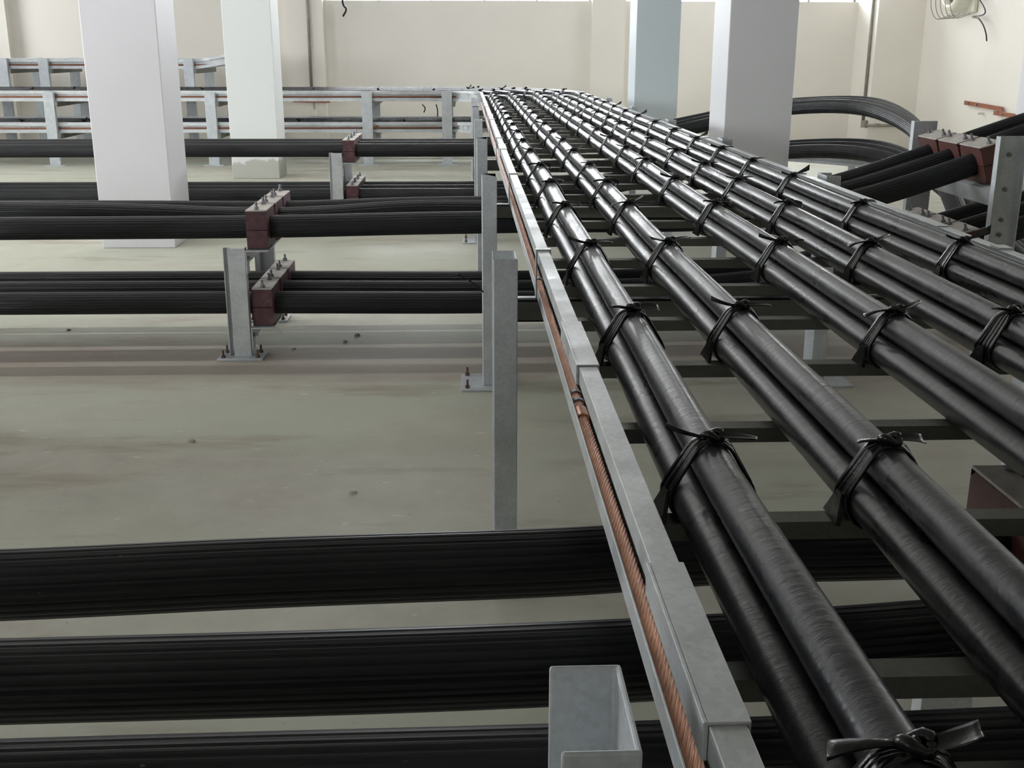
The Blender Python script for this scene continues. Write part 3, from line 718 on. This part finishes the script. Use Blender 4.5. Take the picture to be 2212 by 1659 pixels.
# bulkhead fitting with a wire guard, high on the right wall
lf = thing('wall_lamp', 'white caged wall fitting with brown louvred window at the top right', 'wall lamp', (7.7, 18.1, 2.5))
mb = MB(); cy, cz = 18.0, 2.52
mb.box(7.70, 7.765, 17.55, 18.55, 2.20, 2.95); mb.build('back_plate', 'white_plastic', lf, bevel=.02)
rings = []
for r0, dx in ((.40, 0), (.37, .16), (.28, .22), (.24, .20), (.235, .05)):
    rings.append([(7.70-dx, cy+r0*math.cos(a), cz+r0*.82*math.sin(a)) for a in (2*PI*i/32 for i in range(32))])
MB().loft(rings, True, False).build('housing_ring', 'white_plastic', lf, smooth=True)
mb = MB()
for i in range(7):
    zz = cz-.18+i*.06; hw_ = math.sqrt(max(0, .23**2-(abs(zz-cz))**2))
    mb.box(7.58, 7.61, cy-hw_, cy+hw_, zz-.018, zz+.018)
mb.build('louvre', 'amber', lf)
mb = MB()
for j in range(5):
    yy = cy-.36+j*.18
    tube(mb, catmull([(7.70, yy, cz-.34), (7.50, yy+.03, cz-.40), (7.38, yy, cz-.25), (7.36, yy, cz), (7.40, yy, cz+.3), (7.70, yy, cz+.36)], 5), .006, 6)
mb.build('wire_guard', 'pvc', lf)
def wire(pts, r, label, name='hanging_wire'):
    o = tube(MB(), catmull(pts, 6), r, 8).build(name, 'tie', smooth=True); return tag(o, label, 'wire')
wr = wire([(7.70, 17.9, 2.62), (7.68, 17.3, 2.35), (7.66, 17.05, 2.17), (7.66, 17.45, 2.13), (7.66, 17.25, 2.10), (7.67, 17.08, 2.0), (7.68, 16.98, 1.88), (7.68, 16.93, 1.78)], .011, 'kinked black wire hanging beside the caged wall fitting')
wire([(7.70, 15.9, 2.6), (7.66, 15.75, 2.3), (7.67, 15.5, 2.12), (7.7, 15.3, 2.3)], .011, 'loop of black wire in the top right corner')
wire([(-2.06, 20.3, 2.9), (-2.07, 20.35, 2.42), (-2.02, 20.4, 2.30), (-2.08, 20.4, 2.18)], .016, 'short black wire end hanging on the back wall near the top edge')
wire([(.083, 5.50, .50), (.05, 5.47, .54), (-.0, 5.44, .58), (-.05, 5.42, .61)], .004, 'thin black wire end sticking out from the third tray post')
wire([(-.62, 16.98, .87), (-.58, 16.95, .82), (-.60, 16.96, .76)], .009, 'black tie end dangling below the rail near the bend')
wire([(-.42, 16.98, .87), (-.40, 16.95, .80), (-.40, 16.96, .70)], .009, 'longer black tie end dangling below the rail beside the bend')
# tape and kerb on the floor
tp = thing('warning_tape', 'strip of red and white warning tape lying on the floor at the left edge', 'tape', (-2.9, 7.2, 0))
for i, (c_, x0, x1) in enumerate((('red', -3.5, -2.93), ('white', -2.93, -2.84), ('red', -2.84, -2.76))):
    rings = []
    for j in range(7):
        x = x0+(x1-x0)*j/6; yy = 7.22+.14*math.sin((x+3.5)*1.8)+(.12*(x+2.9) if x > -2.9 else 0); zz = .004+.012*abs(math.sin(x*9))
        rings.append([(x, yy-.03, zz), (x, yy+.03, zz+.004), (x, yy+.03, zz+.006), (x, yy-.03, zz+.002)])
    MB().loft(rings).build('red_band' if c_ == 'red' else 'white_band', c_, tp)
kb = MB().box(6.75, 7.77, 13.2, 13.35, 0, .12).build('kerb', 'yellow', bevel=.01); tag(kb, 'yellow painted kerb on the floor by the right wall', 'kerb')
# crumbs of dried mortar on the floor
for k2, (x, y, s_) in enumerate(((-.72, 6.46, .018), (-.66, 6.60, .022), (-1.0, 6.30, .014), (-2.45, 6.80, .018), (-1.22, 4.72, .022), (-.45, 4.1, .02), (-2.6, 3.95, .025))):
    mb = MB(); rr_ = random.Random(k2+3); n = 7
    ringA = [(x+s_*rr_.uniform(.7, 1.1)*math.cos(2*PI*i/n), y+s_*rr_.uniform(.6, 1)*math.sin(2*PI*i/n), 0) for i in range(n)]
    ringB = [(x+(p[0]-x)*.75, y+(p[1]-y)*.7, s_*rr_.uniform(.4, .7)) for p in ringA]
    o = mb.loft([ringA, ringB]).build('mortar_crumb', 'rung' if k2 < 4 else 'floor')
    tag(o, 'small crumb of dried mortar on the concrete floor', 'debris', 'mortar crumbs on the floor')
for i, p in enumerate(protos):
    if not used[i]:
        for ch in list(p.children): bpy.data.objects.remove(ch)
        bpy.data.objects.remove(p)
